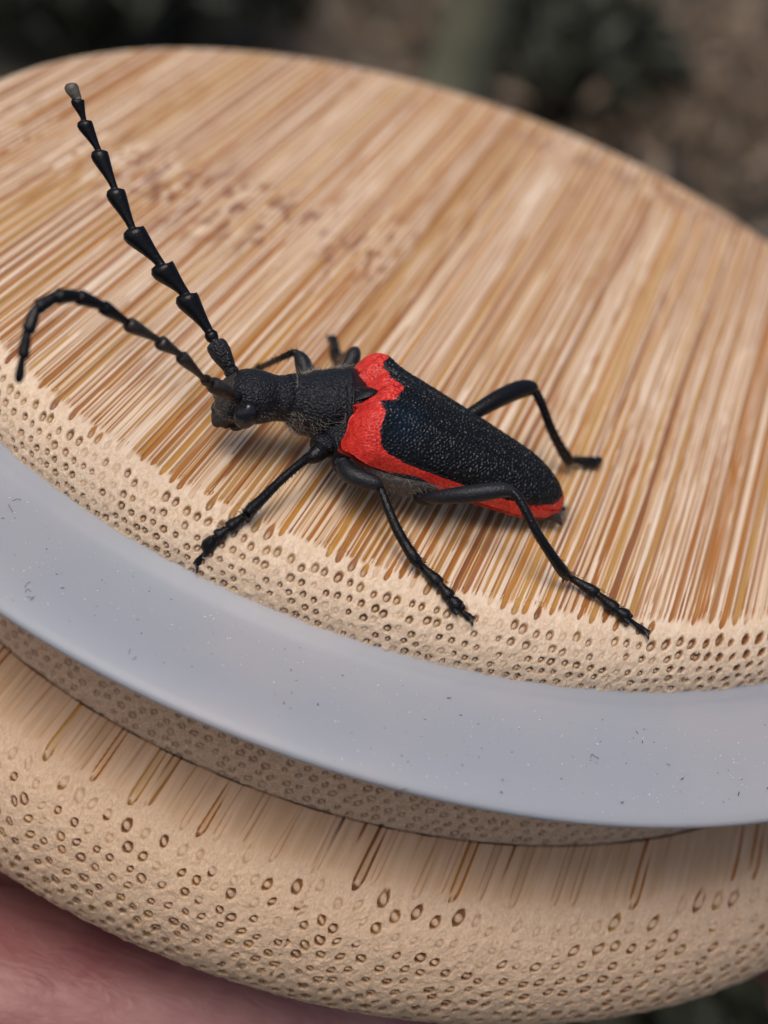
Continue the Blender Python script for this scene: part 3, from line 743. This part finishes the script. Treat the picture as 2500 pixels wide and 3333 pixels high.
# far front leg
leg([at(664, 812, .33), at(658, 795, .36), at(650, 775, .39), at(641, 764, .40)], [at(646, 764, .40), at(632, 762, .395), at(605, 774, .32), at(580, 785, .22), at(560, 795, .13)],
    [at(560, 795, .13), at(545, 806, .07), at(535, 812, .04)], None, [.055, .050, .040, .024], [.020, .022, .020, .018, .018], [.022, .02], 'legpale', 5)
# far middle leg
leg([at(752, 800, .36), at(758, 782, .40), at(764, 766, .43), at(768, 757, .43)], [at(768, 757, .43), at(762, 764, .36), at(750, 772, .26), at(735, 776, .12)],
    [on_lid(731, 778, .05), on_lid(722, 757, .04), on_lid(723, 744, .035), on_lid(718, 731, .02)], None, [.05, .045, .042, .026], [.024, .024, .028, .030], [.036, .026, .024], 'legpale', 6)
# coxae
for nm, c, r in (('coxa', at(700, 962, .27), .07), ('coxa', at(742, 1003, .24), .06), ('coxa', at(915, 1072, .19), .05)):
    ellipsoid(nm, c, (FW * r * 1.1, LT * r, UP * r * .9), M['body'], beetle, 18, 12)
# end of the abdomen
blob_tube('abdomen_tip', [at(1185, 1110, .10), at(1203, 1120, .08), at(1213, 1134, .05)], [.035, .022, .006], M['face'], beetle, 10, 3)

# ---- down: fine grey hairs
def body_hairs(sel, n, L, seed, mat='down', jit=.5, wd=.0013):
    r_ = np.random.default_rng(seed); me = body.data; O = []; D = []
    cand = [p for p in me.polygons if sel(np.array(p.center) + bc, np.array(p.normal))]
    for _ in range(n):
        p = cand[r_.integers(len(cand))]; vs = [np.array(me.vertices[i].co) + bc for i in p.vertices[:4]]; wts = r_.dirichlet(np.ones(len(vs)))
        O.append(sum(w_ * v_ for w_, v_ in zip(wts, vs))); D.append(np.array(p.normal) * .7 - FW * .7 - UP * .15)
    return hairs('grey_down', O, D, M[mat], beetle, L, wd, jit, .5, seed)
fwd = lambda c: (c - EO) @ FW
body_hairs(lambda c, n: fwd(c) < -.02 and n[2] < .35, 4200, .032, 21)
body_hairs(lambda c, n: -.05 < fwd(c) < .3 and n[2] < .15, 1600, .035, 22, wd=.0011)
body_hairs(lambda c, n: fwd(c) > .0 and n[2] < .3, 1000, .012, 23, wd=.0009)
body_hairs(lambda c, n: .0 < fwd(c) < .25 and n[2] > .0 and n[1] > .2, 260, .045, 24, 'down', .4)
body_hairs(lambda c, n: fwd(c) > .36 and n[2] < .25, 1400, .013, 25, wd=.0009)
# short bristles round the hind margin of the wing cases
O = []; D = []
for side in (1, -1):
    for s_ in np.linspace(.86, 1.0, 40):
        l_ = EW * Wp(np.array([s_]), ETAP, EAP)[0]; O.append(erot(np.array([[-s_ * EL, side * l_, 0]]))[0]); D.append(-FW * .8 + LT * side * .5)
hairs('margin_bristles', O, D, M['bristle'], beetle, .02, .0015, .3, .2, 31)

# ------------------------------------------------------------------ hand under the lid
def hand():
    root = empty('hand', (-3, -3, -5), 'bare hand holding the bamboo lid from below, fingers under its rim, out of focus', 'hand')
    bm = bmesh.new(); sk = bm.verts.layers.skin.verify()
    def v(p, r):
        x = bm.verts.new(Vector(np.array(p) - ROOTLOC['hand'])); x[sk].radius = (r, r * .92); return x
    wrist = v((-8.2, -7.2, -6.2), 2.0); palm0 = v((-6.2, -5.4, -5.3), 2.2); palm = v((-4.4, -4.0, -4.9), 1.9)
    bm.edges.new((wrist, palm0)); bm.edges.new((palm0, palm))
    wrist[sk].use_root = True
    fingers = [
        [((-3.6, -4.75, -3.95), .95), ((-1.8, -4.3, -3.6), .84), ((-.3, -3.9, -3.5), .78), ((.8, -3.5, -3.4), .70), ((1.7, -3.0, -3.3), .60)],
        [((-3.4, -3.2, -4.1), .95), ((-1.2, -2.6, -3.4), .80), ((1.1, -1.5, -3.25), .74), ((2.9, -.95, -3.15), .62), ((4.30, -1.75, -3.15), .52), ((3.86, -2.55, -3.0), .46)],
        [((-3.6, -1.7, -4.2), .95), ((-1.2, -1.0, -3.65), .80), ((1.5, -.3, -3.6), .74), ((3.3, .1, -3.5), .66), ((4.6, .2, -2.9), .56)],
        [((-4.0, -.3, -4.3), .95), ((-2.0, .9, -3.65), .82), ((.2, 2.2, -3.6), .74), ((1.8, 3.1, -3.5), .66), ((3.0, 3.9, -3.0), .56)]]
    for fi in fingers:
        prev = palm
        for p, r in fi:
            x = v(p, r); bm.edges.new((prev, x)); prev = x
    prev = palm0
    for p, r in [((-6.3, -2.8, -4.3), 1.15), ((-6.1, -.4, -3.3), .95), ((-5.5, 1.4, -2.5), .80), ((-4.9, 2.6, -1.9), .66)]:
        x = v(p, r); bm.edges.new((prev, x)); prev = x
    me = bpy.data.meshes.new('hand_skin'); bm.to_mesh(me); bm.free(); me.materials.append(M['skin'])
    o = bpy.data.objects.new('hand_skin', me); C.objects.link(o); o.parent = root
    s1 = o.modifiers.new('skin', 'SKIN'); s1.use_smooth_shade = True; s2 = o.modifiers.new('sub', 'SUBSURF'); s2.levels = 2; s2.render_levels = 3
    ROOTLOC[root.name] = np.array((-3, -3, -5.))
    return root
hand()

# ------------------------------------------------------------------ ground and plants far behind
def mat_ground():
    k = N('leaf_litter_ground'); tc = k.n('ShaderNodeTexCoord').outputs['Object']
    a = k.noise(tc, .022, 3, .5).outputs[0]; b = k.noise(tc, .05, 3, .5).outputs[0]
    c = k.mix(k.ramp(a, [(.40, 0.0), (.58, 1.0)]), (.036, .036, .025), (.105, .086, .062))
    c = k.mix(k.ramp(b, [(.45, 0.0), (.62, .8)]), c, (.045, .034, .026))
    k.l(c, k.b.inputs['Base Color']); k.set(Roughness=.9); k.l(k.bump(b, .3, 1.0), k.b.inputs['Normal']); return k.m
GZ = -42
n = 90; g = np.linspace(-1, 1, n); gx = np.sign(g) * np.abs(g) ** 2.2 * 3000
X, Y = np.meshgrid(gx, gx + 0, indexing='ij')
Zg = GZ + 3.0 * vnoise(X / 30, Y / 30, 1) + 1.2 * vnoise(X / 9, Y / 9, 2)
o = mesh_np('ground', np.stack([X, Y + 120, Zg], -1).reshape(-1, 3), grid_faces(n, n), mat_ground()); tag(o, kind='structure')

def leafmat(name, c1, c2):
    k = N(name); tc = k.n('ShaderNodeTexCoord').outputs['Object']; a = k.noise(tc, .25, 2).outputs[0]
    k.l(k.mix(k.ramp(a, [(.35, 0.0), (.65, 1.0)]), c1, c2), k.b.inputs['Base Color']); k.set(Roughness=.55); return k.m
M['leaf_dark'] = leafmat('dark_leaf', (.026, .030, .020), (.046, .048, .030)); M['leaf_pale'] = leafmat('pale_leaf', (.06, .085, .035), (.13, .14, .07))
M['stem'] = leafmat('stem', (.13, .14, .09), (.22, .21, .14)); M['dry'] = leafmat('dry_leaf', (.16, .11, .07), (.26, .19, .13))
def leaves(cx, cy, cz, rx, ry, rz, n, size, seed):
    r_ = np.random.default_rng(seed); V = []; F = []
    for _ in range(n):
        d = r_.normal(size=3); d /= np.linalg.norm(d); rr = r_.random() ** .5
        c = np.array([cx, cy, cz]) + d * rr * np.array([rx, ry, rz]); a = r_.normal(size=3); a /= np.linalg.norm(a); b_ = np.cross(a, r_.normal(size=3)); b_ /= np.linalg.norm(b_)
        s = size * (.6 + .8 * r_.random()); b = len(V); up = np.cross(a, b_) * s * .15
        V += [c - a * s, c + b_ * s * .38 + up, c + a * s, c - b_ * s * .38 + up]; F += [(b, b + 1, b + 2), (b, b + 2, b + 3)]
    return V, F
def plant(name, label, x, y, h, rx, n, size, mat, seed, cat='plant', group=None, stem=.5):
    root = empty(name, (x, y, GZ), label, cat, group)
    V, F = leaves(x, y, GZ + h * .55, rx, rx, h * .5, n, size, seed); mesh_np('foliage', V, F, M[mat], root, smooth=False)
    V, F = tube([(x, y, GZ - 1), (x + .5, y, GZ + h * .4), (x, y + 1, GZ + h * .8)], [stem, stem * .8, stem * .4], 8); mesh_np('stem', V, F, M['stem'], root)
    return root
def bgp(px, py, z=GZ): return at(px, py, z)
p = bgp(130, 60); plant('leafy_plant', 'dark green blurred plant behind the left end of the lid', p[0], p[1], 20, 19, 2200, 2.2, 'leaf_dark', 1, group='low plants on the ground round the lid')
p = bgp(1180, 200); plant('leafy_plant', 'green blurred plant behind the middle of the lid', p[0], p[1], 10, 11, 1300, 1.8, 'leaf_dark', 2, group='low plants on the ground round the lid')
p = bgp(1400, 2205, GZ); plant('leafy_plant', 'dark plant added to darken the lit ground far below the right front of the lid', p[0], p[1], 14, 16, 2200, 2.0, 'leaf_dark', 12, group='low plants on the ground round the lid')  # added clump: darkens the pale lit ground showing in the gap under the flange
p = bgp(985, 130, -26); p[2] = GZ; r0 = empty('grass_stem', (p[0], p[1], GZ), 'single pale green upright stem, blurred, behind the middle of the lid', 'plant stem')
V, F = tube([p + np.array([0, 0, -2]), p + np.array([.5, 0, 14]), p + np.array([-.5, 0, 40])], [2.2, 2.0, 1.8], 12); mesh_np('stalk', V, F, M['stem'], r0)
V, F = leaves(20, 150, GZ + 3, 70, 70, 2.5, 2500, 1.6, 9); o = mesh_np('dry_leaf_litter', V, F, M['dry'], smooth=False); tag(o, 'dry brown fallen leaves scattered over the ground behind the lid', 'leaf litter', kind='stuff')
